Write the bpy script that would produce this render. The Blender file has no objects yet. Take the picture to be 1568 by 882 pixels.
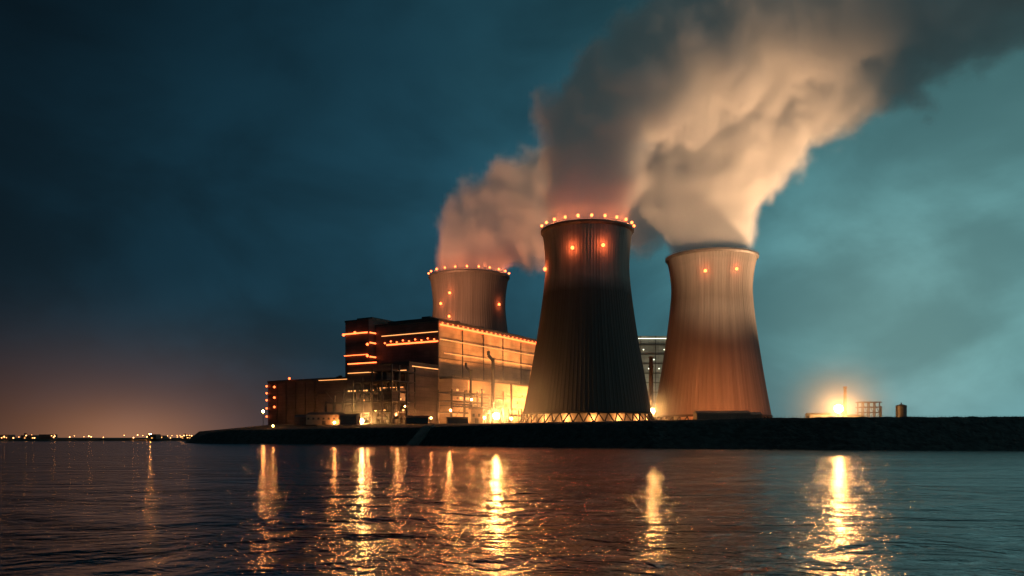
import bpy, bmesh, math, random
from mathutils import Vector
random.seed(7)
scene=bpy.context.scene
F=1220.0; HOR=670.0; CH=4.0
def W(u,d): return (u-784)/F*d
def Z(v,d): return (HOR-v)/F*d+CH

# ---------------- material helpers ----------------
def mat_new(name):
    m=bpy.data.materials.new(name); m.use_nodes=True
    nt=m.node_tree; nt.nodes.clear()
    out=nt.nodes.new('ShaderNodeOutputMaterial')
    return m,nt,out
def surf(name,c1,c2,rough=0.8,scale=0.2,metal=0.0,bump=0.0,bscale=2.0,stretch=(1,1,1),detail=6):
    m,nt,out=mat_new(name)
    p=nt.nodes.new('ShaderNodeBsdfPrincipled'); nt.links.new(p.outputs[0],out.inputs[0])
    tc=nt.nodes.new('ShaderNodeTexCoord'); mp=nt.nodes.new('ShaderNodeMapping')
    mp.inputs['Scale'].default_value=stretch
    nt.links.new(tc.outputs['Object'],mp.inputs[0])
    n=nt.nodes.new('ShaderNodeTexNoise'); n.inputs['Scale'].default_value=scale; n.inputs['Detail'].default_value=detail
    nt.links.new(mp.outputs[0],n.inputs['Vector'])
    r=nt.nodes.new('ShaderNodeValToRGB'); r.color_ramp.elements[0].position=.3; r.color_ramp.elements[1].position=.7
    r.color_ramp.elements[0].color=(*c1,1); r.color_ramp.elements[1].color=(*c2,1)
    nt.links.new(n.outputs[0],r.inputs[0]); nt.links.new(r.outputs[0],p.inputs['Base Color'])
    p.inputs['Roughness'].default_value=rough; p.inputs['Metallic'].default_value=metal
    if bump>0:
        n2=nt.nodes.new('ShaderNodeTexNoise'); n2.inputs['Scale'].default_value=bscale; n2.inputs['Detail'].default_value=5
        nt.links.new(tc.outputs['Object'],n2.inputs['Vector'])
        b=nt.nodes.new('ShaderNodeBump'); b.inputs['Distance'].default_value=bump
        nt.links.new(n2.outputs[0],b.inputs['Height']); nt.links.new(b.outputs[0],p.inputs['Normal'])
    return m
def emit(name,c,s):
    m,nt,out=mat_new(name)
    e=nt.nodes.new('ShaderNodeEmission'); e.inputs[0].default_value=(*c,1); e.inputs[1].default_value=s
    nt.links.new(e.outputs[0],out.inputs[0]); return m

def cladding(name,c1,c2,pw=6,ph=2.4,mort=.5):
    m,nt,out=mat_new(name)
    p=nt.nodes.new('ShaderNodeBsdfPrincipled'); nt.links.new(p.outputs[0],out.inputs[0])
    uv=nt.nodes.new('ShaderNodeUVMap')
    br=nt.nodes.new('ShaderNodeTexBrick'); br.offset=0.0
    br.inputs['Scale'].default_value=1.0; br.inputs['Brick Width'].default_value=pw; br.inputs['Row Height'].default_value=ph
    br.inputs['Mortar Size'].default_value=0.1; br.inputs['Mortar Smooth'].default_value=.3
    br.inputs['Color1'].default_value=(*c1,1); br.inputs['Color2'].default_value=(*c2,1)
    br.inputs['Mortar'].default_value=(c1[0]*mort,c1[1]*mort,c1[2]*mort,1)
    nt.links.new(uv.outputs[0],br.inputs['Vector'])
    n=nt.nodes.new('ShaderNodeTexNoise'); n.inputs['Scale'].default_value=.08; n.inputs['Detail'].default_value=8
    nt.links.new(uv.outputs[0],n.inputs['Vector'])
    mr=nt.nodes.new('ShaderNodeMapRange'); mr.inputs['From Min'].default_value=.3; mr.inputs['From Max'].default_value=.7
    mr.inputs['To Min'].default_value=.6; mr.inputs['To Max'].default_value=1.2
    nt.links.new(n.outputs[0],mr.inputs[0])
    mx=nt.nodes.new('ShaderNodeMix'); mx.data_type='RGBA'; mx.blend_type='MULTIPLY'; mx.inputs[0].default_value=1
    nt.links.new(br.outputs[0],mx.inputs[6]); nt.links.new(mr.outputs[0],mx.inputs[7])
    nt.links.new(mx.outputs[2],p.inputs['Base Color'])
    p.inputs['Roughness'].default_value=.55; p.inputs['Metallic'].default_value=.1
    return m

M_dark=cladding('dark_cladding',(.065,.048,.05),(.09,.068,.066))
M_clad=cladding('pale_cladding',(.40,.28,.19),(.46,.34,.23),14,3.5,.7)
M_grey=cladding('grey_cladding',(.2,.21,.21),(.25,.26,.26),5,4)
M_steel=surf('painted_steel',(.04,.04,.04),(.08,.07,.065),.55,.5,.3)
M_conc=surf('concrete',(.22,.2,.18),(.32,.3,.27),.85,.2,bump=.1)
M_col=surf('column_paint',(.02,.018,.016),(.03,.027,.024),.8,.4)
M_rock=surf('riprap',(.012,.013,.014),(.06,.057,.053),.9,.35,bump=.9,bscale=.6)
M_ground=surf('ground',(.03,.03,.025),(.07,.06,.05),.95,.05,bump=.2)
M_red=emit('red_lamp_glass',(1,.15,.035),8)
M_org=emit('orange_lamp_glass',(1,.30,.08),10)
M_strip=emit('light_strip',(1,.13,.03),5.5)
M_strip_w=emit('light_strip_warm',(1,.38,.11),2.2)
M_win=emit('lit_window',(1,.46,.14),2.0)
M_winb=emit('lit_window_cool',(.7,.95,.85),1.0)
M_bulb=emit('sodium_bulb',(1,.50,.15),400)
M_bulb_s=emit('sodium_bulb_small',(1,.36,.09),260)

# ---------------- mesh helpers ----------------
def mkobj(name,bm,mats,parent=None,smooth=False):
    me=bpy.data.meshes.new(name); bm.to_mesh(me); bm.free()
    for m in (mats if isinstance(mats,(list,tuple)) else [mats]): me.materials.append(m)
    if smooth:
        for p in me.polygons: p.use_smooth=True
    o=bpy.data.objects.new(name,me); scene.collection.objects.link(o)
    if parent: o.parent=parent
    return o
def empty(name,loc=(0,0,0)):
    o=bpy.data.objects.new(name,None); o.location=loc; scene.collection.objects.link(o); return o
def obox(bm,o,ax,ay,x0,x1,y0,y1,z0,z1,mi=0,uvl=None):
    def P(a,b,z): return (o[0]+ax[0]*a+ay[0]*b,o[1]+ax[1]*a+ay[1]*b,z)
    v=[bm.verts.new(P(a,b,z)) for z in (z0,z1) for a,b in ((x0,y0),(x1,y0),(x1,y1),(x0,y1))]
    uvl=bm.loops.layers.uv.verify()
    for i in range(4):
        j=(i+1)%4
        f=bm.faces.new((v[i],v[j],v[4+j],v[4+i])); f.material_index=mi
        L=(abs(x1-x0) if i%2==0 else abs(y1-y0))
        for l,uv in zip(f.loops,((0,z0),(L,z0),(L,z1),(0,z1))): l[uvl].uv=uv
    for idx in ((3,2,1,0),(4,5,6,7)):
        f=bm.faces.new([v[k] for k in idx]); f.material_index=mi
        for l in f.loops: l[uvl].uv=(l.vert.co.x,l.vert.co.y)
I2=((1,0),(0,1))
def abox(bm,x0,x1,y0,y1,z0,z1,mi=0): obox(bm,(0,0),I2[0],I2[1],x0,x1,y0,y1,z0,z1,mi)
def cyl(bm,p0,p1,r0,r1=None,n=10,mi=0,caps=True):
    if r1 is None: r1=r0
    p0=Vector(p0);p1=Vector(p1); d=(p1-p0).normalized()
    up=Vector((0,0,1)) if abs(d.z)<.95 else Vector((1,0,0))
    s=d.cross(up).normalized(); t=d.cross(s).normalized()
    A=[];B=[]
    for i in range(n):
        a=2*math.pi*i/n; k=s*math.cos(a)+t*math.sin(a)
        A.append(bm.verts.new(p0+k*r0)); B.append(bm.verts.new(p1+k*r1))
    for i in range(n):
        j=(i+1)%n; f=bm.faces.new((A[i],A[j],B[j],B[i])); f.material_index=mi
    if caps:
        f=bm.faces.new(A[::-1]); f.material_index=mi; f=bm.faces.new(B); f.material_index=mi
def ball(bm,c,r,mi=0):
    res=bmesh.ops.create_icosphere(bm,subdivisions=2,radius=r)
    for v in res['verts']:
        v.co+=Vector(c)
        for f in v.link_faces: f.material_index=mi
def point(name,loc,P,col,parent=None,r=1.0):
    l=bpy.data.lights.new(name,'POINT'); l.energy=P; l.color=col; l.shadow_soft_size=r
    o=bpy.data.objects.new(name,l); o.location=loc; scene.collection.objects.link(o)
    if parent: o.parent=parent
    return o
def spot(name,loc,tgt,P,col,ang=100,parent=None,r=1.0,blend=.6):
    l=bpy.data.lights.new(name,'SPOT'); l.energy=P; l.color=col; l.shadow_soft_size=r
    l.spot_size=math.radians(ang); l.spot_blend=blend
    o=bpy.data.objects.new(name,l); o.location=loc
    o.rotation_euler=(Vector(tgt)-Vector(loc)).to_track_quat('-Z','Y').to_euler()
    scene.collection.objects.link(o)
    if parent: o.parent=parent
    return o
lampcount=0
def fixture(x,y,z,parent=None):
    """added bracket, out of view, below a spot light"""
    r=empty('unseen_spot_bracket',(x,y,z)); bm=bmesh.new()
    abox(bm,-1.2,1.2,-.5,.5,-3.0,-2.5); cyl(bm,(0,0,-3.6),(0,0,-2.9),.3,n=8)
    abox(bm,-1.4,-1.2,-.5,.5,-2.5,-1.5); abox(bm,1.2,1.4,-.5,.5,-2.5,-1.5)
    mkobj('bracket',bm,M_steel,r)

# ---------------- world ----------------
w=bpy.data.worlds.new('World'); scene.world=w; w.use_nodes=True
nt=w.node_tree; nt.nodes.clear(); N=nt.nodes.new; L=nt.links.new
wo=N('ShaderNodeOutputWorld'); bg=N('ShaderNodeBackground'); L(bg.outputs[0],wo.inputs[0])
tc=N('ShaderNodeTexCoord'); sep=N('ShaderNodeSeparateXYZ'); L(tc.outputs['Generated'],sep.inputs[0])
def math_(op,a,b=None,c=None,clamp=False):
    n=N('ShaderNodeMath'); n.operation=op; n.use_clamp=clamp
    for i,x in enumerate((a,b,c)):
        if x is None: continue
        if isinstance(x,(int,float)): n.inputs[i].default_value=x
        else: L(x,n.inputs[i])
    return n.outputs[0]
X,Y,Zz=sep.outputs
mp=N('ShaderNodeMapping'); mp.inputs['Scale'].default_value=(1.3,1.3,2.2); mp.inputs['Rotation'].default_value=(0,.5,0); L(tc.outputs['Generated'],mp.inputs[0])
n1=N('ShaderNodeTexNoise'); n1.inputs['Scale'].default_value=1.7; n1.inputs['Detail'].default_value=5; n1.inputs['Roughness'].default_value=.45; n1.inputs['Distortion'].default_value=.4
L(mp.outputs[0],n1.inputs['Vector'])
xs=math_('ADD',X,math_('MULTIPLY',math_('SUBTRACT',n1.outputs[0],.5),.3))
t=math_('MULTIPLY_ADD',xs,1/1.2,.5,clamp=True)
cr=N('ShaderNodeValToRGB'); L(t,cr.inputs[0])
e=cr.color_ramp; e.interpolation='B_SPLINE'
cols=[(0,(.0008,.007,.0135)),(.2,(.003,.021,.036)),(.42,(.010,.055,.088)),(.6,(.024,.105,.14)),(.78,(.075,.23,.25)),(1,(.115,.30,.31))]
e.elements[0].position=0; e.elements[0].color=(*cols[0][1],1); e.elements[1].position=1; e.elements[1].color=(*cols[-1][1],1)
for p,c in cols[1:-1]:
    k=e.elements.new(p); k.color=(*c,1)
vr=N('ShaderNodeValToRGB'); L(Zz,vr.inputs[0]); ve=vr.color_ramp; ve.interpolation='B_SPLINE'
ve.elements[0].position=0; ve.elements[0].color=(.85,.85,.9,1); ve.elements[1].position=.8; ve.elements[1].color=(.2,.2,.21,1)
for p,c in ((.1,1.05),(.28,.95),(.42,.62)):
    k=ve.elements.new(p); k.color=(c,c,c,1)
m1=N('ShaderNodeMix'); m1.data_type='RGBA'; m1.blend_type='MULTIPLY'; m1.inputs[0].default_value=1
L(cr.outputs[0],m1.inputs[6]); L(vr.outputs[0],m1.inputs[7])
mp2=N('ShaderNodeMapping'); mp2.inputs['Scale'].default_value=(2.0,2.0,3.2); mp2.inputs['Location'].default_value=(3.1,1.2,.4); mp2.inputs['Rotation'].default_value=(0,.45,0); L(tc.outputs['Generated'],mp2.inputs[0])
n2=N('ShaderNodeTexNoise'); n2.inputs['Scale'].default_value=1.9; n2.inputs['Detail'].default_value=8; n2.inputs['Roughness'].default_value=.5; n2.inputs['Distortion'].default_value=.35
L(mp2.outputs[0],n2.inputs['Vector'])
mr=N('ShaderNodeMapRange'); mr.interpolation_type='SMOOTHSTEP'; mr.inputs['From Min'].default_value=.33; mr.inputs['From Max'].default_value=.66; mr.inputs['To Min'].default_value=.68; mr.inputs['To Max'].default_value=1.22
L(n2.outputs[0],mr.inputs[0])
def gauss(cx,cz,sx,sz,col,prev):
    dx=math_('POWER',math_('ABSOLUTE',math_('DIVIDE',math_('SUBTRACT',X,cx),sx)),2)
    dz=math_('POWER',math_('ABSOLUTE',math_('DIVIDE',math_('SUBTRACT',Zz,cz),sz)),2)
    g=math_('EXPONENT',math_('MULTIPLY',math_('ADD',dx,dz),-1))
    g=math_('MULTIPLY',g,math_('GREATER_THAN',Y,0))
    mm=N('ShaderNodeMix'); mm.data_type='RGBA'; mm.blend_type='ADD'; mm.clamp_factor=False
    L(g,mm.inputs[0]); L(prev,mm.inputs[6]); mm.inputs[7].default_value=(*col,1)
    return mm.outputs[2]
o=gauss(.42,.12,.14,.15,(.075,.10,.085),m1.outputs[2])
o=gauss(.38,.03,.12,.05,(.06,.075,.07),o)
m2=N('ShaderNodeMix'); m2.data_type='RGBA'; m2.blend_type='MULTIPLY'; m2.inputs[0].default_value=1
L(o,m2.inputs[6]); L(mr.outputs[0],m2.inputs[7])
o=gauss(-.44,-.005,.17,.085,(.12,.046,.018),m2.outputs[2])
o=gauss(-.43,-.005,.08,.038,(.19,.08,.03),o)
sky=N('ShaderNodeTexSky'); sky.sky_type='NISHITA'; sky.sun_disc=False; sky.sun_elevation=math.radians(-2); sky.sun_rotation=math.radians(70)
ma=N('ShaderNodeMix'); ma.data_type='RGBA'; ma.blend_type='ADD'; ma.inputs[0].default_value=.02
L(o,ma.inputs[6]); L(sky.outputs[0],ma.inputs[7])
L(ma.outputs[2],bg.inputs[0]); bg.inputs[1].default_value=1.0

sl=bpy.data.lights.new('sun','SUN'); sl.energy=.05; sl.angle=math.radians(15); sl.color=(.7,.9,1)
so=bpy.data.objects.new('sun',sl); so.rotation_euler=Vector((-1,.3,-.35)).to_track_quat('-Z','Y').to_euler(); scene.collection.objects.link(so)

# ---------------- water ----------------
m,nt_,out=mat_new('water'); nn=nt_.nodes.new; ll=nt_.links.new
p=nn('ShaderNodeBsdfPrincipled'); ll(p.outputs[0],out.inputs[0])
p.inputs['Base Color'].default_value=(.004,.012,.017,1); p.inputs['Roughness'].default_value=.15; p.inputs['IOR'].default_value=1.6
tcw=nn('ShaderNodeTexCoord')
def wn(sc,sx,sy,det,dist=0.6,rot=0):
    mpp=nn('ShaderNodeMapping'); mpp.inputs['Scale'].default_value=(sx,sy,1); mpp.inputs['Rotation'].default_value=(0,0,rot); ll(tcw.outputs['Object'],mpp.inputs[0])
    a=nn('ShaderNodeTexNoise'); a.inputs['Scale'].default_value=sc; a.inputs['Detail'].default_value=det; a.inputs['Distortion'].default_value=dist
    ll(mpp.outputs[0],a.inputs['Vector']); return a.outputs[0]
wm=nn('ShaderNodeMapRange'); wm.inputs['From Min'].default_value=.38; wm.inputs['From Max'].default_value=.62; wm.inputs['To Min'].default_value=.3; wm.inputs['To Max'].default_value=1.0
ll(wn(.03,.35,1.2,4,1.2,.08),wm.inputs[0])
b1=nn('ShaderNodeBump'); b1.inputs['Distance'].default_value=1.9; b1.inputs['Strength'].default_value=1; ll(wn(.07,.7,1,3,1.8,.06),b1.inputs['Height'])
b2=nn('ShaderNodeBump'); b2.inputs['Distance'].default_value=.65; ll(wn(.42,.95,1,5,1.8,-.1),b2.inputs['Height']); ll(b1.outputs[0],b2.inputs['Normal']); ll(wm.outputs[0],b2.inputs['Strength'])
b3=nn('ShaderNodeBump'); b3.inputs['Distance'].default_value=.16; ll(wn(1.8,.9,1,3,1.0,.3),b3.inputs['Height']); ll(b2.outputs[0],b3.inputs['Normal']); ll(wm.outputs[0],b3.inputs['Strength'])
ll(b3.outputs[0],p.inputs['Normal'])
bm=bmesh.new(); 
vs=[bm.verts.new(c) for c in ((-20000,-300,0),(20000,-300,0),(20000,25000,0),(-20000,25000,0))]; bm.faces.new(vs)
mkobj('river_water',bm,m)

# ---------------- land ----------------
wl=[(3200,690,638),(2400,690,638),(1900,690,638),(1568,690,638),(1430,689.5,638),(1300,689,638.5),(1180,688,640),(1100,687.5,642),(1000,687,645),(900,686,647.5),(784,684.5,650),(720,683.6,652),(660,682.5,654),(600,681.6,655),(545,681,655.5),(480,680.4,657),(430,680,657.5),(380,679.7,658),(350,679.5,659),(325,679.3,662),(305,679.1,668)]
def interp(u,k):
    for i in range(len(wl)-1):
        a,b=wl[i],wl[i+1]
        if b[0]<=u<=a[0]:
            tt=(u-b[0])/(a[0]-b[0]); return b[k]+(a[k]-b[k])*tt
    return wl[-1][k]
bm=bmesh.new()
us=[]
u=3200
while u>305: us.append(u); u-=(60 if u>1650 else 5)
us.append(305)
cols=[]
from mathutils import noise as mn
for u in us:
    D=CH*F/(interp(u,1)-HOR)
    zc=Z(interp(u,2),D+16)
    col=[]
    prof=[(-6,-2.0),(0,-.1),(1.2,.07),(2.5,.14),(3.7,.22),(5,.3),(6.5,.4),(8,.5),(9.5,.6),(11,.7),(12.5,.8),(14,.9),(16,1.0),(22,1.0)]
    for dd,zf in prof:
        d=D+dd; z=zf if zf<0 else zf*zc
        x=W(u,d); 
        nz=mn.noise(Vector((x*.45,d*.45,z*.5)))*1.3+mn.noise(Vector((x*.06,d*.06,3)))*.8
        amp=1.0 if 0<zf<1 else .35
        col.append(bm.verts.new((x,d+nz*.6*amp,z+nz*.5*amp)))
    zb=14 if u>420 else 9+5*(u-305)/115
    for d,z in ((D+70,zc+(zb-zc)*.4),(max(560,D+110),zb),(900,zb),(1500,zb),(9000,zb)):
        x=W(u,min(d,700)) if u<420 else W(u,d)
        if d>1400 and u<=700: x=W(u,700)*1.0+ (d-700)*(-.25 if u==305 else (u-784)/F*.6)
        col.append(bm.verts.new((x,d,z)))
    cols.append(col)
last=cols[-1]
cols.append([bm.verts.new((v.co.x-9-(6 if i>13 else 0),v.co.y+1,-2)) for i,v in enumerate(last)])
for i in range(len(cols)-1):
    for j in range(len(cols[0])-1):
        f=bm.faces.new((cols[i][j],cols[i][j+1],cols[i+1][j+1],cols[i+1][j]))
        f.material_index=0 if j<13 else 1
bmesh.ops.recalc_face_normals(bm,faces=bm.faces)
land=mkobj('river_bank_ground',bm,[M_rock,M_ground])

bm=bmesh.new()
D=CH*F/(interp(650,1)-HOR)
def quadbox(bm,pts,th):
    a=[bm.verts.new(q) for q in pts]; b=[bm.verts.new((q[0],q[1],q[2]-th)) for q in pts]
    bm.faces.new(a); bm.faces.new(b[::-1])
    for i in range(4): j=(i+1)%4; bm.faces.new((a[j],a[i],b[i],b[j]))
zc=Z(654,D+16)
quadbox(bm,[(W(622,D-3),D-3,.2),(W(636,D-3),D-3,.2),(W(664,D+15),D+14,zc+.8),(W(648,D+15),D+14,zc+.8)],1.2)
quadbox(bm,[(W(636.5,D-3),D-3,1.0),(W(637.5,D-3),D-3,1.0),(W(665.5,D+15),D+14,zc+1.8),(W(664.2,D+15),D+14,zc+1.8)],2)
mkobj('boat_slipway',bm,surf('old_concrete',(.06,.06,.06),(.10,.1,.095),.9,.3))

# ---------------- cooling towers ----------------
def conc_tower(k0=1.0,top=1.0):  # body and top band darkened per tower, shade put into the colour
    m,nt,out=mat_new('tower_concrete'); N=nt.nodes.new; L=nt.links.new
    p=N('ShaderNodeBsdfPrincipled'); L(p.outputs[0],out.inputs[0]); p.inputs['Roughness'].default_value=.9
    uv=N('ShaderNodeUVMap'); s=N('ShaderNodeMapping'); s.inputs['Scale'].default_value=(60,1.6,1); L(uv.outputs[0],s.inputs[0])
    n=N('ShaderNodeTexNoise'); n.inputs['Scale'].default_value=1; n.inputs['Detail'].default_value=6; L(s.outputs[0],n.inputs['Vector'])
    sp=N('ShaderNodeSeparateXYZ'); L(uv.outputs[0],sp.inputs[0])
    n3=N('ShaderNodeTexNoise'); n3.inputs['Scale'].default_value=1; n3.inputs['Detail'].default_value=4
    s3=N('ShaderNodeMapping'); s3.inputs['Scale'].default_value=(9,6,1); L(uv.outputs[0],s3.inputs[0]); L(s3.outputs[0],n3.inputs['Vector'])
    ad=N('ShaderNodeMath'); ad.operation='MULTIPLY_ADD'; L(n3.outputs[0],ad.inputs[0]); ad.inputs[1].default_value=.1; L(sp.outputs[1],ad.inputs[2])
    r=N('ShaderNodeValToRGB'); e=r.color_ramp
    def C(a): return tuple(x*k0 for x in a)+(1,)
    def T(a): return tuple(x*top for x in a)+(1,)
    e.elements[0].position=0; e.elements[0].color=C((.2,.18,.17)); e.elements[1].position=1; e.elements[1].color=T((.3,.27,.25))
    for q,c in ((.1,C((.17,.155,.145))),(.71,C((.17,.16,.155))),(.79,T((.27,.245,.23))),(.99,T((.33,.29,.27)))):  # top band: lamp glow put into the colour, with a steam-stain edge
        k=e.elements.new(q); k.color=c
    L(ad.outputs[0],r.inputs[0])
    mr=N('ShaderNodeMapRange'); mr.inputs['From Min'].default_value=.3; mr.inputs['From Max'].default_value=.7; mr.inputs['To Min'].default_value=.75; mr.inputs['To Max'].default_value=1.2
    L(n.outputs[0],mr.inputs[0])
    mx=N('ShaderNodeMix'); mx.data_type='RGBA'; mx.blend_type='MULTIPLY'; mx.inputs[0].default_value=1
    L(r.outputs[0],mx.inputs[6]); L(mr.outputs[0],mx.inputs[7])
    L(mx.outputs[2],p.inputs['Base Color'])
    return m
def tower(cx,cy,z0,H,rt,rn,rb,rimlamps,lamps,lit=None,legh=8.0,rimP=6000,lampP=2500,mat=None):
    root=empty('cooling_tower',(cx,cy,z0))
    def R(f):
        nk=.8
        if f<nk:
            t=(nk-f)/nk; return rn+(rb-rn)*t**1.3
        s=(f-nk)/(1-nk); return rn+(rt-rn)*s*s
    NS=96; sub=4
    bm=bmesh.new(); uvl=bm.loops.layers.uv.verify()
    rows=40; f0=legh/H
    ring=[]
    for i in range(rows+1):
        f=f0+(1-f0)*i/rows; r=R(f); row=[]
        for k in range(NS*sub):
            a=2*math.pi*k/(NS*sub); rr=r+(.26 if k%sub in(0,) else 0.0)
            row.append(bm.verts.new((rr*math.cos(a),rr*math.sin(a),f*H)))
        ring.append((f,row))
    n=NS*sub
    for i in range(rows):
        fa,A=ring[i]; fb,B=ring[i+1]
        for k in range(n):
            j=(k+1)%n; fc=bm.faces.new((A[k],A[j],B[j],B[k]))
            for l,uv in zip(fc.loops,((k/n,fa),((k+1)/n,fa),((k+1)/n,fb),(k/n,fb))): l[uvl].uv=uv
    inn=[]
    for i in range(0,rows+1,4):
        f=f0+(1-f0)*i/rows; r=R(f)-1.0
        inn.append([bm.verts.new((r*math.cos(2*math.pi*k/96),r*math.sin(2*math.pi*k/96),f*H)) for k in range(96)])
    for A,B in zip(inn,inn[1:]):
        for k in range(96):
            j=(k+1)%96; bm.faces.new((A[j],A[k],B[k],B[j]))
    mkobj('shell',bm,mat,root)
    bm=bmesh.new()
    def lathe(prof,n=128,mi=0):
        rr=[[bm.verts.new((r*math.cos(2*math.pi*k/n),r*math.sin(2*math.pi*k/n),z)) for k in range(n)] for r,z in prof]
        for A,B in zip(rr,rr[1:]+rr[:1]):
            for k in range(n):
                j=(k+1)%n; f=bm.faces.new((A[k],A[j],B[j],B[k])); f.material_index=mi
    lathe([(rt-1.4,H-1.2),(rt+.3,H-2.2),(rt+1.5,H-.8),(rt+1.5,H+.5),(rt+1.1,H+.5),(rt+1.1,H+.1),(rt-1.4,H+.1)])
    for k in range(72):
        a=2*math.pi*k/72; cyl(bm,((rt+1.3)*math.cos(a),(rt+1.3)*math.sin(a),H+.5),((rt+1.3)*math.cos(a),(rt+1.3)*math.sin(a),H+1.7),.07,n=4)
    lathe([(rt+1.2,H+1.6),(rt+1.4,H+1.6),(rt+1.4,H+1.75),(rt+1.2,H+1.75)])
    mkobj('rim_walkway',bm,M_steel,root)
    bm=bmesh.new()
    rf=R(f0)
    lathe([(rf-1.6,legh-.6),(rf+.9,legh-.6),(rf+.9,legh+1.0),(rf-1.6,legh+1.0)],mi=1)
    lathe([(rb+1.0,-1),(rb+3.0,-1),(rb+3,.9),(rb+1,.9)],mi=1)
    nl=44
    for k in range(nl):
        a=2*math.pi*k/nl; a1=2*math.pi*(k+.5)/nl; a2=2*math.pi*(k-.5)/nl
        cyl(bm,((rb+1.6)*math.cos(a),(rb+1.6)*math.sin(a),.6),((rf-.2)*math.cos(a1),(rf-.2)*math.sin(a1),legh-.4),.5,n=6,mi=1)
        cyl(bm,((rb+1.6)*math.cos(a),(rb+1.6)*math.sin(a),.6),((rf-.2)*math.cos(a2),(rf-.2)*math.sin(a2),legh-.4),.5,n=6,mi=1)
    lathe([(rb*.9,-.5),(rb*.9,legh-.8),(rb*.89,legh-.8),(rb*.89,-.5)])  # pale inner wall added to catch the basin light
    mkobj('base_columns',bm,[M_conc,M_col],root)
    bm=bmesh.new(); pts=[]
    for a in rimlamps:
        ar=math.radians(a)-math.pi/2
        x=(rt+1.4)*math.cos(ar); y=(rt+1.4)*math.sin(ar)
        cyl(bm,(x,y,H+.4),(x,y,H+2.4),.15,n=5,mi=1); ball(bm,(x,y,H+3.2),1.1); pts.append((x,y,H+4.0))
    for a,zf in lamps:
        ar=math.radians(a)-math.pi/2; r=R(zf)+1.2
        x,y,z=r*math.cos(ar),r*math.sin(ar),zf*H
        ball(bm,(x,y,z),1.4); cyl(bm,((r-1.8)*math.cos(ar),(r-1.8)*math.sin(ar),z-1.2),(x,y,z-.9),.3,n=6,mi=1)
        point('obstruction_lamp_light',((r+2.5)*math.cos(ar),(r+2.5)*math.sin(ar),z),lampP,(1,.16,.045),root,1)
    mkobj('obstruction_lamps',bm,[M_red,M_steel],root)
    for pt in pts[1::3]:
        point('rim_lamp_light',(pt[0]*.97,pt[1]*.97,pt[2]+1),rimP,(1,.22,.07),root,1.0)
    if lit:
        for a in lit:
            ar=math.radians(a)-math.pi/2; r=rb*.96
            point('basin_lamp_light',(r*math.cos(ar),r*math.sin(ar),3.5),6500,(1,.36,.085),root,.6)
    return root
fx=W(899,609)
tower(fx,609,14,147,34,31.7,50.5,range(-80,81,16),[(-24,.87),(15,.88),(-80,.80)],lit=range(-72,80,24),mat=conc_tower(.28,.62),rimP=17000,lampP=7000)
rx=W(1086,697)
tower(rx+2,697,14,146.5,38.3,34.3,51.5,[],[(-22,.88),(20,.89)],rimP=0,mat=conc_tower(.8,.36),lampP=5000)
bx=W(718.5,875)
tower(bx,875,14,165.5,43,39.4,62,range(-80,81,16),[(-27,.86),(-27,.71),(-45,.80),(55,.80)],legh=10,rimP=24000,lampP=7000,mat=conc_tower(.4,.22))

# ---------------- power station ----------------
A=(-55.0,600.0); e1=(.5187,.855); e2=(-.855,.5187)
PP=empty('power_station_building',(0,0,0))
def Q(a,b,z): return (A[0]+a*e1[0]+b*e2[0],A[1]+a*e1[1]+b*e2[1],z)
def B(bm,a0,a1,b0,b1,z0,z1,mi=0): obox(bm,A,e1,e2,a0,a1,b0,b1,z0,z1,mi)
G=13.0
def hall(name,a0,a1,b0,b1,zt,mat,led=8):
    bm=bmesh.new()
    B(bm,a0,a1,b0,b1,G,zt)
    for (x0,x1,y0,y1) in ((a0-.4,a1+.4,b0-.4,b0+.4),(a0-.4,a1+.4,b1-.4,b1+.4),(a0-.4,a0+.4,b0+.41,b1-.41),(a1-.4,a1+.4,b0+.41,b1-.41)):
        B(bm,x0,x1,y0,y1,zt+.01,zt+1.5,1)
    z=zt-led
    while z>G+6:
        B(bm,a0-.4,a1,b0-.4,b0-.003,z,z+.35,1); B(bm,a0-.4,a0-.003,b0,b1,z,z+.35,1); z-=led
    mkobj(name,bm,[mat,M_steel],PP)
hall('boiler_hall_walls',0,148,0,62,92,M_clad,14)
hall('bunker_tower_walls',-8,38,62.5,87,96,M_dark,9)
hall('switchgear_block_walls',-35,-.6,0.5,60,57,M_dark,8)
hall('annex_walls',.5,125,-12,-.6,48,M_clad,10)
hall('store_block_walls',-25,-8.6,60.8,100,47,M_dark,8)
hall('workshop_block_walls',-8,30,87.6,176,51,M_dark,12)
bm=bmesh.new()
B(bm,-.9,-.55,.2,61.8,57.5,91.5,0)  # dark sheet over the hall's left face, its shade put into the colour
B(bm,6,140,8,55,93.6,96,0)
for i in range(7): 
    a=15+i*18; B(bm,a,a+5,20,28,96.1,98+random.random()*3,1)
B(bm,0,30,66,82,97.6,100,1)
B(bm,-5,20,100,170,51.1,53,1)
for i in range(4):
    a=30+i*30; B(bm,a,a+.7,-.85,-.42,49.6,91,1)
for i in range(7):
    b=98+i*11; B(bm,-8.75,-8.42,b,b+.8,G,50,1)
mkobj('roof_plant',bm,[M_dark,M_steel],PP)
bm=bmesh.new()
def stripR(a0,a1,b,z,h=.7,mi=0): B(bm,a0,a1,b-1.4,b-1.0,z,z+h,mi)
def stripL(b0,b1,a,z,h=.7,mi=0): B(bm,a-1.5,a-1.1,b0,b1,z,z+h,mi)
stripR(0,148,0,88.5,1.2); stripR(0,148,0,78,.35,1); stripR(5,148,0,68,.25,1)
stripL(0,50,0,76,1.1); stripL(0,55,0,83.5,.45,1)
stripL(62.5,87,-8,86,1.0); stripL(62.5,87,-8,69,.5); stripR(-8,8,62.5,86,.9); stripR(-8,10,62.5,78,1.0); stripR(-8,10,62.5,67,1.0)
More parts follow.
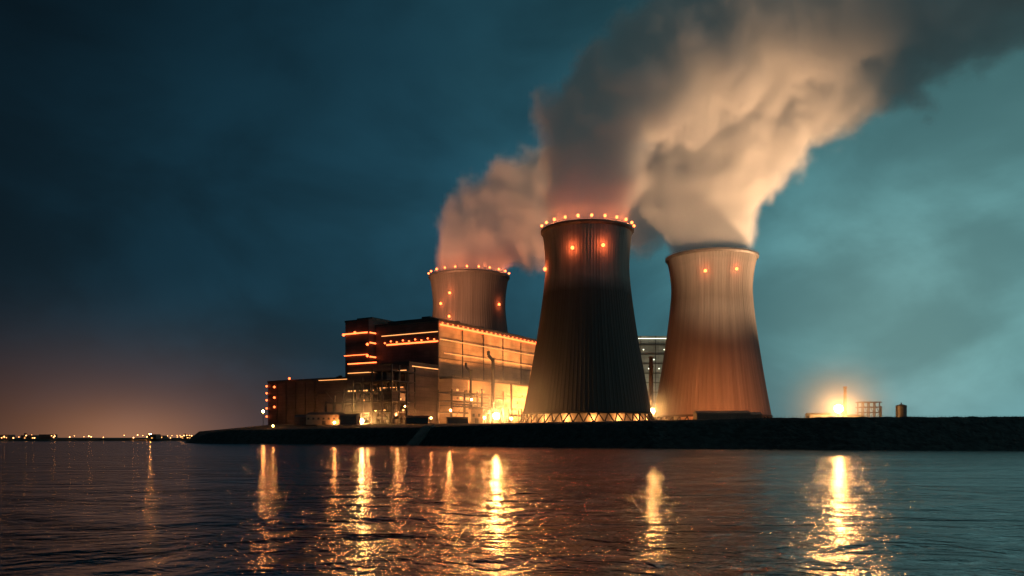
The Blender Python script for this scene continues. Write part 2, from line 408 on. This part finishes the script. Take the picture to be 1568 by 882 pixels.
stripL(2,58,-35,52,.45,1); stripL(61,66,-25,44,1.0); stripL(5,30,-35,40,.4,1); stripL(30,58,-35,58.8,.8); stripL(62,98,-25,48.8,.35,1)
stripR(-33,-2,.5,55,.5,1)
for i in range(22):
    ball(bm,Q(2+i*6.8,-1.9,90.4),.65,0)
for i in range(9): ball(bm,Q(-2.1,3+i*6,78+ (i%2)),.7,0)
for b,z in ((62,68),(62,77),(62,59),(87,86),(75,87),(62.5,50)): ball(bm,Q(-10,b,z),1.1,0)
for z in (48,42,36,29,22): ball(bm,Q(-9.5,176,z),.85,0)
for b,z in ((166,47),(166,38),(166,30),(148,53.5),(60,49),(60,43)): ball(bm,Q(-10 if b>100 else -27,b,z),.95,0)
mkobj('facade_light_strips',bm,[M_strip,M_strip_w,M_org],PP)
bm=bmesh.new()
def winL(a,b,z,wd=2,h=1.4,mi=0):
    B(bm,a-.06,a-.003,b,b+wd,z,z+h,mi); B(bm,a-.3,a-.002,b-.15,b+wd+.15,z-.25,z-.02,2)
def winR(a,b,z,wd=2,h=1.4,mi=0):
    B(bm,a,a+wd,b-.06,b-.003,z,z+h,mi); B(bm,a-.15,a+wd+.15,b-.3,b-.002,z-.25,z-.02,2)
for z in (18,23,31,38):
    for i in range(20):
        if random.random()<.4: winL(-35,2+i*2.9,z)
for z in (17,22,27,33,39):
    for i in range(30):
        r_=random.random()
        if r_<.35: winR(2+i*4,-12,z,2.4,1.6)
        elif r_<.5: winR(2+i*4,-12,z,2.4,1.6,2)
for z in (17,21,30):
    for i in range(16):
        if random.random()<.35: winL(-25,62+i*2.3,z)
mkobj('windows',bm,[M_win,M_winb,M_steel],PP)
bm=bmesh.new()
for a in (-62,-54,-45,-36.5):
    for i in range(8):
        b=-6+i*8.8
        if i%3==2 and a==-54: continue
        B(bm,a-.45,a+.45,b-.45,b+.45,G,[54,50,52,46,44,38,34,30][i])
for zi,z in enumerate((22,29,36,43,50)):
    bl=[56,56,45,32,14][zi]
    for a in (-62,-54,-45,-36.5): B(bm,a-.35,a+.35,-6,bl,z-.5,z+.35)
    for i in range(8):
        b=-6+i*8.8
        if b<=bl: B(bm,-62,-36.5,b-.3,b+.3,z-.45,z+.3)
    if zi in(1,3,4): B(bm,-60,-38,-4,bl-2,z+.36,z+.6)
    B(bm,-62.1,-62.0,-6,bl,z+1.4,z+1.55)
for a in range(-28,100,16):
    for b in (-32,-20):
        B(bm,a-.35,a+.35,b-.35,b+.35,G,38 if a<20 else 27)
for z in (22,30,36):
    for b in (-32,-20): B(bm,-28,84 if z<27 else 20,b-.25,b+.25,z-.4,z+.3)
    for a in range(-28,(90 if z<27 else 21),16): B(bm,a-.25,a+.25,-32,-20,z-.38,z+.28)
for i in range(0,7,2):
    for z in (14,29):
        cyl(bm,Q(-62,-6+i*8.8,z),Q(-62,-6+(i+1)*8.8,z+8),.22,n=5)
for a in (-28,4):
    cyl(bm,Q(a,-32,14),Q(a+16,-32,30),.22,n=5)
for z,b in ((26,-33),(27.6,-33),(34,-31)):
    cyl(bm,Q(-28,b,z),Q(20,b,z),.55,n=8)
for a in (-50,-40): cyl(bm,Q(a,-6,18),Q(a,50,18),1.2,n=10)
for b in (4,20,36): cyl(bm,Q(-50,b,G),Q(-50,b,27),3.4,n=18)
for b0,b1,z0,z1 in ((-3,10,30,36),(14,30,22.5,28.5),(30,44,30,35.5),(2,12,44,49)):
    B(bm,-58,-50,b0,b1,z0,z1,1)
mkobj('steel_frame_and_pipes',bm,[M_steel,M_dark],PP)
bm=bmesh.new()
def rail(p,q,n):
    p=Vector(p);q=Vector(q)
    for h in(.7,1.4): cyl(bm,p+Vector((0,0,h)),q+Vector((0,0,h)),.09,n=4)
    for i in range(n+1):
        c=p.lerp(q,i/n); cyl(bm,c,c+Vector((0,0,1.5)),.09,n=4)
rail(Q(-35,1,58.5),Q(-35,60,58.5),24); rail(Q(-25,61,48.5),Q(-25,99,48.5),18); rail(Q(0,-12,49.5),Q(125,-12,49.5),40)
rail(Q(-62,-6,53),Q(-62,14,53),9)
for k in range(6):
    a=-20+k*2.5; b=70+k*5; B(bm,a,a+1.6,b,b+2.5,48.5,50+random.random()*4)
mkobj('roof_railings',bm,M_steel,PP)

def stack(u,vt,d,r,arm=False,zb=13):
    root=empty('vent_stack',(W(u,d),d,zb)); H=Z(vt,d)-zb
    bm=bmesh.new()
    cyl(bm,(0,0,0),(0,0,H),r*1.15,r,n=16)
    for k in (.3,.6,.85,.985): cyl(bm,(0,0,H*k),(0,0,H*k+.5),r*1.45,n=16)
    cyl(bm,(0,0,0),(0,0,2),r*1.9,r*1.3,n=16)
    for s in(-.35,.35): cyl(bm,(s,-r-.5,1),(s,-r-.5,H-1),.07,n=4)
    if arm:
        cyl(bm,(0,0,H-2),(-3.5,0,H+2),r*.9,n=12); cyl(bm,(-3.5,0,H+2),(-3.5,0,H+5),r*.9,n=12)
        cyl(bm,(0,0,H*.4),(9,12,H*.4),r*.7,n=10)
    mkobj('stack',bm,M_steel,root)
stack(755,548,592,1.3,True); stack(721,566,585,1.0,True); stack(783,588,605,.8); stack(771,600,600,.5); stack(738,596,585,.6)
stack(623,588,540,.7); stack(997,546,716,1.8)

def shed(name,x,y,w_,d_,h,ang=0,mat=M_clad,zb=13.0,lit=.3):
    root=empty(name,(x,y,zb)); root.rotation_euler=(0,0,math.radians(ang))
    bm=bmesh.new(); abox(bm,-w_/2,w_/2,-d_/2,d_/2,0,h,0)
    v=[bm.verts.new(c) for c in ((-w_/2-.4,-d_/2-.4,h+.01),(w_/2+.4,-d_/2-.4,h+.01),(w_/2+.4,d_/2+.4,h+.01),(-w_/2-.4,d_/2+.4,h+.01),(-w_/2-.4,0,h+d_*.16),(w_/2+.4,0,h+d_*.16))]
    for f in ((0,1,5,4),(2,3,4,5),(0,4,3),(1,2,5),(3,2,1,0)): bm.faces.new([v[i] for i in f]).material_index=1
    n=max(2,int(w_/3.5))
    for i in range(n):
        x0=-w_/2+(i+.25)*w_/n
        abox(bm,x0,x0+w_/n*.4,-d_/2-.08,-d_/2-.003,h*.5,h*.7,2 if random.random()<lit else 1)
    abox(bm,-1.3,1.3,-d_/2-.12,-d_/2-.01,0,h*.4,1)
    mkobj('shed_body',bm,[mat,M_steel,M_win],root)
shed('plant_shed',W(500,560),560,26,10,7,-8,M_clad,lit=0); shed('plant_shed',W(536,545),545,12,9,6,-8,M_dark,lit=0)
shed('plant_shed',W(470,575),575,16,9,6,0,M_dark,lit=0); shed('plant_shed',W(640,520),520,14,8,4,0,M_dark,lit=0)
shed('plant_shed',W(728,560),560,8,8,11,15,M_clad,lit=0); shed('plant_shed',W(700,540),540,14,7,4,10,M_dark,lit=0)
shed('pump_house',W(1105,480),480,32,10,6.0,0,M_dark,zb=12.6,lit=0); shed('pump_house',W(1148,480),480,12,9,5.2,0,M_dark,zb=12.6,lit=0)

TH=empty('turbine_hall_building',(0,0,0)); bm=bmesh.new()
obox(bm,(55,800),(.97,-.0),(0,1),0,125,0,60,13,106,0)
for k in range(8): obox(bm,(55,799.4),(.97,0),(0,1),0,125,-.4,.55,30+k*9.5,31+k*9.5,1)
for k in range(8): obox(bm,(55,799.4),(.97,0),(0,1),k*15.2,k*15.2+.6,-.8,-.42,13,106,1)
for k in range(16):
    z=random.choice((101,92,82,73)); ball(bm,(90+k*5.2,797.5,z),.6,2)
obox(bm,(55,799),(.97,0),(0,1),0,125,-1.2,-.9,103,103.5,2)
mkobj('hall_walls',bm,[M_grey,M_steel,emit('cool_lamp',(.9,.95,.7),3.0)],TH)
spot('hall_flood_light',(118,745,20),(125,800,60),2.2e5,(.9,.75,.45),100,TH,1.5)

def tank_and_rig():
    d=330
    r=empty('switchyard_gantry',(W(1330,d),d,10.5)); bm=bmesh.new()
    z1=Z(616,d)-10.5; w=3.6
    for x in(-w,-w/3,w/3,w):
        for y in(-2,2): abox(bm,x-.18,x+.18,y-.18,y+.18,0,z1)
    for z in (z1*.45,z1*.72,z1-.2):
        for y in(-2,2): abox(bm,-w-1,w+1,y-.14,y+.14,z,z+.3)
        abox(bm,-w-.5,w+.5,-2.4,2.4,z+.31,z+.4)
    for i in range(3):
        x=-w+i*w*2/3; cyl(bm,(x,-2,0),(x+w*2/3,-2,z1*.45),.1,n=4); cyl(bm,(x+w*2/3,-2,z1*.45),(x,-2,z1),.1,n=4)
    cyl(bm,(w+1.3,0,0),(w+1.3,0,z1*.8),.6,n=10)
    mkobj('gantry_frame',bm,M_steel,r)
    r=empty('storage_tank',(W(1380,d),d,10.5)); bm=bmesh.new(); h=Z(621,d)-10.5
    cyl(bm,(0,0,0),(0,0,h),2.1,n=28); cyl(bm,(0,0,h),(0,0,h+.5),2.2,.6,n=28)
    for z in(.3,.6,.9): cyl(bm,(0,0,h*z),(0,0,h*z+.15),2.2,n=28)
    cyl(bm,(0,0,h+.4),(0,0,h+1.2),.25,n=8)
    mkobj('tank_body',bm,M_steel,r)
    r=empty('brick_chimney',(W(1294,345),345,10.5)); bm=bmesh.new(); h=Z(592,345)-10.5
    cyl(bm,(0,0,0),(0,0,h),.85,.6,n=16); cyl(bm,(0,0,h-.6),(0,0,h),.85,n=16)
    mkobj('chimney_shaft',bm,surf('brick',(.1,.05,.035),(.15,.075,.05),.9,3),r)
    shed('site_hut',W(1253,335),335,9,5,3.0,0,M_steel,zb=10.6,lit=0); shed('site_hut',W(1308,338),338,7,4,2.6,0,M_grey,zb=10.6,lit=0)
tank_and_rig()
bm=bmesh.new(); prev=None
for i in range(80):
    u=1160+i*6; d=300; x=W(u,d); cyl(bm,(x,d,9.5),(x,d,12.2),.05,n=4)
    if prev is not None:
        for z in(11.4,12.1): cyl(bm,(prev,d,z),(x,d,z),.03,n=3)
    prev=x
mkobj('wire_fence',bm,M_steel)

# ---------------- lamps ----------------
def flood(u,v,d,rb=1.0,tgt=None,P=0,ang=120,bulb=M_bulb,col=(1,.5,.17),zb=11):
    x=W(u,d); z=Z(v,d)
    r=empty('flood_lamp',(x,d,zb)); h=z-zb; bm=bmesh.new()
    if h>1: cyl(bm,(0,0,0),(0,0,h-rb),.28,.16,n=8); cyl(bm,(0,0,0),(0,0,.8),.55,n=8)
    abox(bm,-rb,rb,-.3,.3,h+rb*.9,h+rb*1.15); 
    mkobj('pole',bm,M_steel,r)
    bm=bmesh.new(); ball(bm,(0,0,h),rb); mkobj('bulb',bm,bulb,r)
    if tgt:
        s=spot('lamp_light',(0,0,h+.1),(tgt[0]-x,tgt[1]-d,tgt[2]-zb),P,col,ang,r,1.5)
    return r
flood(760,637,560,2.2,(-25,660,50),4.0e5,130)
flood(553,645,555,1.7,(-110,620,40),1.2e5,140)
flood(998,630,600,2.1,(165,680,40),1.2e5,110)
flood(1284,626,325,1.6,(W(1284,325),280,5),1.0e4,150)
for u,v,d,rb in ((596,641,560,.5),(660,640,545,.5),(690,628,560,.6),(705,640,565,.7),(722,612,560,.6),(742,640,570,.7),(783,641,590,.9),(632,648,530,.4),(512,647,550,.7),(403,630,640,1.0),(1066,637,540,.5),(575,630,555,.4),(620,622,540,.35),(418,652,560,.5)):
    flood(u,v,d,rb,bulb=M_bulb_s)
def halo(u,v,d,R,dens,P):  # added scattering ball that imitates lens glow round a lamp
    x=W(u,d);z=Z(v,d)
    m,nt,out=mat_new('halo_scatter'); N=nt.nodes.new; L=nt.links.new
    pv=N('ShaderNodeVolumeScatter'); L(pv.outputs[0],out.inputs['Volume'])
    tc=N('ShaderNodeTexCoord'); vm=N('ShaderNodeVectorMath'); vm.operation='LENGTH'; L(tc.outputs['Object'],vm.inputs[0])
    mr=N('ShaderNodeMapRange'); mr.interpolation_type='SMOOTHSTEP'; mr.inputs['From Min'].default_value=R; mr.inputs['From Max'].default_value=R*.1
    mr.inputs['To Min'].default_value=0; mr.inputs['To Max'].default_value=dens
    L(vm.outputs['Value'],mr.inputs[0]); L(mr.outputs[0],pv.inputs['Density'])
    try: m.cycles.volume_step_rate=3.0
    except Exception: pass
    bm=bmesh.new(); ball(bm,(0,0,0),R); o=mkobj('lamp_halo',bm,m); o.location=(x,d,z)
    point('halo_light',(x,d-3.5,z),P,(1,.36,.09),None,.8)  # extra point light added to make the halo glow
halo(760,637,560,62,.008,3.0e4)
halo(998,630,600,30,.013,1.3e4)
halo(1284,626,325,28,.014,1.9e4)
halo(553,645,555,34,.013,1.3e4)
for a,b,z,P in ((-48,0,20,12000),(-48,28,20,10000),(-42,10,33,9000),(-20,-24,20,15000),(5,-26,19,18000),(30,-28,18,22000),(-42,75,19,9000),(-30,110,18,5000)):
    point('yard_lamp_light',Q(a,b,z),P,(1,.36,.10),PP,1)
spot('facade_flood_light',Q(100,-38,16),Q(95,0,75),1.2e6,(1,.38,.10),125,PP,1.5,1)
spot('facade_flood_light',Q(20,-48,16),Q(32,0,80),7.0e5,(1,.36,.095),115,PP,1.5,1)
spot('tower_spot_light',(rx-35,575,16),(rx-5,690,20),5.2e5,(1,.25,.06),105,None,1.5,1)
spot('tower_spot_light',(rx+40,575,16),(rx+15,690,18),2.4e5,(1,.25,.06),105,None,1.5,1)
spot('tower_spot_light',(bx-60,760,108),(bx,860,135),2.8e4,(1,.25,.07),120,None,1.5,1)  # unseen spot added in mid-air to warm the back tower
spot('added_steam_spot',(340,700,14),(rx+5,697,270),2.1e7,(1,.56,.28),64,None,3,1)  # unseen steam spots, added to brighten the plumes from below
spot('added_steam_spot',(205,420,14),(172,690,232),1.6e7,(1,.55,.27),48,None,3,1)
spot('added_steam_spot',(-160,700,14),(bx+50,875,255),3.2e7,(1,.38,.17),46,None,3,1)
for x,y,z in ((340,700,17),(205,420,15.5),(-160,700,17),(rx-35,575,17),(rx+40,575,17),(bx-60,760,99)): fixture(x,y,z)

# ---------------- far shore town ----------------
bm=bmesh.new()
pts=[(-6000,880),(-900,890),(-600,900),(-420,915),(-352,935),(-330,1000),(-330,2500),(-1200,7000),(-6000,7000)]
top=[bm.verts.new((x+(0),y+ (6 if y<1000 else 0),2.2)) for x,y in pts]; bot=[bm.verts.new((x,y,-1)) for x,y in pts]
bm.faces.new(top)
for i in range(len(pts)): j=(i+1)%len(pts); bm.faces.new((bot[i],bot[j],top[j],top[i]))
bmesh.ops.recalc_face_normals(bm,faces=bm.faces)
mkobj('far_shore_ground',bm,M_ground)
bm=bmesh.new()
x=-1100
while x<-350:
    wv=random.uniform(8,26); h=random.uniform(2.5,6.5); y=random.uniform(915,990)
    if random.random()<.75:
        abox(bm,x,x+wv,y,y+12,2.2,2.2+h,0)
        n=int(wv/3)
        for k in range(n):
            if random.random()<.35: abox(bm,x+1+k*3,x+2.4+k*3,y-.2,y-.05,3,3+1.0,1)
        if random.random()<.3: abox(bm,x+2,x+4,y+3,y+5,2.2+h,4.5+h,0)
    x+=wv+random.uniform(0,8)
mkobj('distant_town',bm,[M_dark,M_win])
bm=bmesh.new()
for i in range(110):
    x=random.uniform(-760,-345); y=random.uniform(905,935); z=random.uniform(3.5,7)
    cyl(bm,(x,y,2),(x,y,z),.1,n=4,mi=0); ball(bm,(x,y,z),random.choice((.28,.35,.5)),1)
for x in (W(230,920),): ball(bm,(x,920,7.5),1.15,2)
mkobj('distant_street_lamps',bm,[M_steel,emit('town_lamp',(1,.38,.11),16),M_bulb_s])

# ---------------- steam ----------------
def steam(name,pts,d,dens,seed,vox=4.0,drift=0.0):
    P=[]; 
    for i,(u,v,rp,dn,am) in enumerate(pts):
        P.append((Vector((W(u,d)*1.0,d+drift*i,Z(v,d))),rp/F*d,dn,am))
    out=[]
    for i in range(len(P)-1):
        p0=P[max(i-1,0)];p1=P[i];p2=P[i+1];p3=P[min(i+2,len(P)-1)]
        for k in range(10):
            t=k/10
            c=.5*((2*p1[0])+(p2[0]-p0[0])*t+(2*p0[0]-5*p1[0]+4*p2[0]-p3[0])*t*t+(3*p1[0]-p0[0]-3*p2[0]+p3[0])*t**3)
            out.append((c,)+tuple(p1[q]*(1-t)+p2[q]*t for q in(1,2,3)))
    me=bpy.data.meshes.new(name); me.from_pydata([o[0] for o in out],[],[])
    for an,idx in (('rad',1),('dn',2),('am',3)):
        at=me.attributes.new(an,'FLOAT','POINT')
        for i,o in enumerate(out): at.data[i].value=o[idx]
    ob=bpy.data.objects.new(name,me); scene.collection.objects.link(ob)
    mn_=[min(o[0][k]-o[1]*1.25 for o in out) for k in range(3)]; mx_=[max(o[0][k]+o[1]*1.25 for o in out) for k in range(3)]
    zrim=P[0][0].z-1
    mn_[2]=zrim-2
    m,nt,o_=mat_new('steam'); pv=nt.nodes.new('ShaderNodeVolumePrincipled'); nt.links.new(pv.outputs[0],o_.inputs['Volume'])
    pv.inputs['Color'].default_value=(.96,.955,.94,1); pv.inputs['Density'].default_value=dens; pv.inputs['Anisotropy'].default_value=.0
    # even glow added to the cloud, standing in for multiply-scattered skylight
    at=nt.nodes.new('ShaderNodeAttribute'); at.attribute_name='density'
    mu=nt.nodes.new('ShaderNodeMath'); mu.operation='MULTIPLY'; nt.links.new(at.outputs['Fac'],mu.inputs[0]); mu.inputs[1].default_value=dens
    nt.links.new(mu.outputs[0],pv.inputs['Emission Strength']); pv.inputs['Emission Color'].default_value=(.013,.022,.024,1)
    try: m.cycles.volume_step_rate=2.0
    except Exception: pass
    ng=bpy.data.node_groups.new(name,'GeometryNodeTree')
    ng.interface.new_socket('Geometry',in_out='INPUT',socket_type='NodeSocketGeometry'); ng.interface.new_socket('Geometry',in_out='OUTPUT',socket_type='NodeSocketGeometry')
    N=ng.nodes.new; L=ng.links.new
    gi=N('NodeGroupInput'); go=N('NodeGroupOutput'); pos=N('GeometryNodeInputPosition')
    sn=N('GeometryNodeSampleNearest'); sn.domain='POINT'; L(gi.outputs[0],sn.inputs[0]); L(pos.outputs[0],sn.inputs[1])
    def samp(attr,typ):
        si=N('GeometryNodeSampleIndex'); si.data_type=typ; si.domain='POINT'; L(gi.outputs[0],si.inputs[0]); L(sn.outputs[0],si.inputs['Index'])
        if attr=='pos': L(pos.outputs[0],si.inputs[1])
        else:
            na=N('GeometryNodeInputNamedAttribute'); na.data_type='FLOAT'; na.inputs[0].default_value=attr; L(na.outputs[0],si.inputs[1])
        return si.outputs[0]
    np_=samp('pos','FLOAT_VECTOR')
    ds=N('ShaderNodeVectorMath'); ds.operation='DISTANCE'; L(pos.outputs[0],ds.inputs[0]); L(np_,ds.inputs[1])
    def M(op,a,b=None,c=None,cl=False):
        n=N('ShaderNodeMath'); n.operation=op; n.use_clamp=cl
        for i,x in enumerate((a,b,c)):
            if x is None: continue
            if isinstance(x,(int,float)): n.inputs[i].default_value=x
            else: L(x,n.inputs[i])
        return n.outputs[0]
    def noise(sc,det,rough=.55,off=0.):
        va=N('ShaderNodeVectorMath'); va.operation='ADD'; L(pos.outputs[0],va.inputs[0]); va.inputs[1].default_value=(off,off*1.7,off*.3)
        n=N('ShaderNodeTexNoise'); n.inputs['Scale'].default_value=sc; n.inputs['Detail'].default_value=det; n.inputs['Roughness'].default_value=rough; L(va.outputs[0],n.inputs['Vector']); return M('SUBTRACT',n.outputs[0],.5)
    q=M('SUBTRACT',1.0,M('DIVIDE',ds.outputs['Value'],samp('rad','FLOAT')))
    am=samp('am','FLOAT')
    bil=M('SUBTRACT',.12,M('ABSOLUTE',noise(.022,4,.55,seed*3)))
    nsum=M('ADD',M('ADD',M('MULTIPLY',noise(.012,2,.5,seed),1.4),M('MULTIPLY',noise(.04,5,.62,seed*2),1.8)),M('MULTIPLY',bil,-2.4))
    q2=M('ADD',q,M('MULTIPLY',nsum,am))
    mr=N('ShaderNodeMapRange'); mr.interpolation_type='SMOOTHSTEP'; mr.inputs['From Min'].default_value=.04; mr.inputs['From Max'].default_value=.24
    L(q2,mr.inputs[0])
    sp=N('ShaderNodeSeparateXYZ'); L(pos.outputs[0],sp.inputs[0])
    dd=M('MULTIPLY',M('MULTIPLY',mr.outputs[0],samp('dn','FLOAT')),M('GREATER_THAN',sp.outputs[2],zrim))
    vc=N('GeometryNodeVolumeCube'); L(dd,vc.inputs['Density'])
    vc.inputs['Min'].default_value=mn_; vc.inputs['Max'].default_value=mx_
    for k,nm in enumerate(('Resolution X','Resolution Y','Resolution Z')): vc.inputs[nm].default_value=int((mx_[k]-mn_[k])/vox)
    sm=N('GeometryNodeSetMaterial'); sm.inputs['Material'].default_value=m; L(vc.outputs[0],sm.inputs[0]); L(sm.outputs[0],go.inputs[0])
    md=ob.modifiers.new('steam','NODES'); md.node_group=ng
    return ob
steam('steam_plume',[(899,350,67,1,.1),(899,315,76,1,.3),(905,270,88,1,.5),(912,220,95,1,.55),(928,170,102,1,.6),(980,120,114,.9,.6),(1060,70,123,.8,.6),(1180,25,130,.7,.6),(1330,-25,132,.6,.6),(1480,-75,140,.5,.65),(1640,-140,145,.4,.65)],609,.065,11.3,3.5)
steam('steam_plume',[(1087,388,65,1,.1),(1084,350,76,1,.25),(1078,300,110,1,.45),(1088,245,126,1,.5),(1122,190,128,1,.5),(1180,140,120,.9,.55),(1280,110,104,.7,.6),(1400,60,96,.6,.65),(1550,0,94,.5,.65),(1660,-60,100,.4,.65)],697,.06,37.1,4)
steam('steam_plume',[(718,418,57,1,.1),(724,388,64,1,.25),(742,350,82,1,.45),(782,325,92,1,.5),(840,312,96,1,.5),(900,300,92,.9,.5),(980,290,92,.8,.5)],875,.055,71.7,4.5,3.6)

# ---------------- camera ----------------
cd=bpy.data.cameras.new('Camera'); cam=bpy.data.objects.new('Camera',cd); scene.collection.objects.link(cam)
cam.location=(0,0,CH); cam.rotation_euler=(math.radians(90),0,0)
cd.sensor_width=36; cd.lens=36*F/1568; cd.shift_y=(HOR-441)/1568; cd.clip_end=60000; cd.clip_start=.5
scene.camera=cam
scene.view_settings.view_transform='Standard'; scene.view_settings.look='None'; scene.view_settings.exposure=0
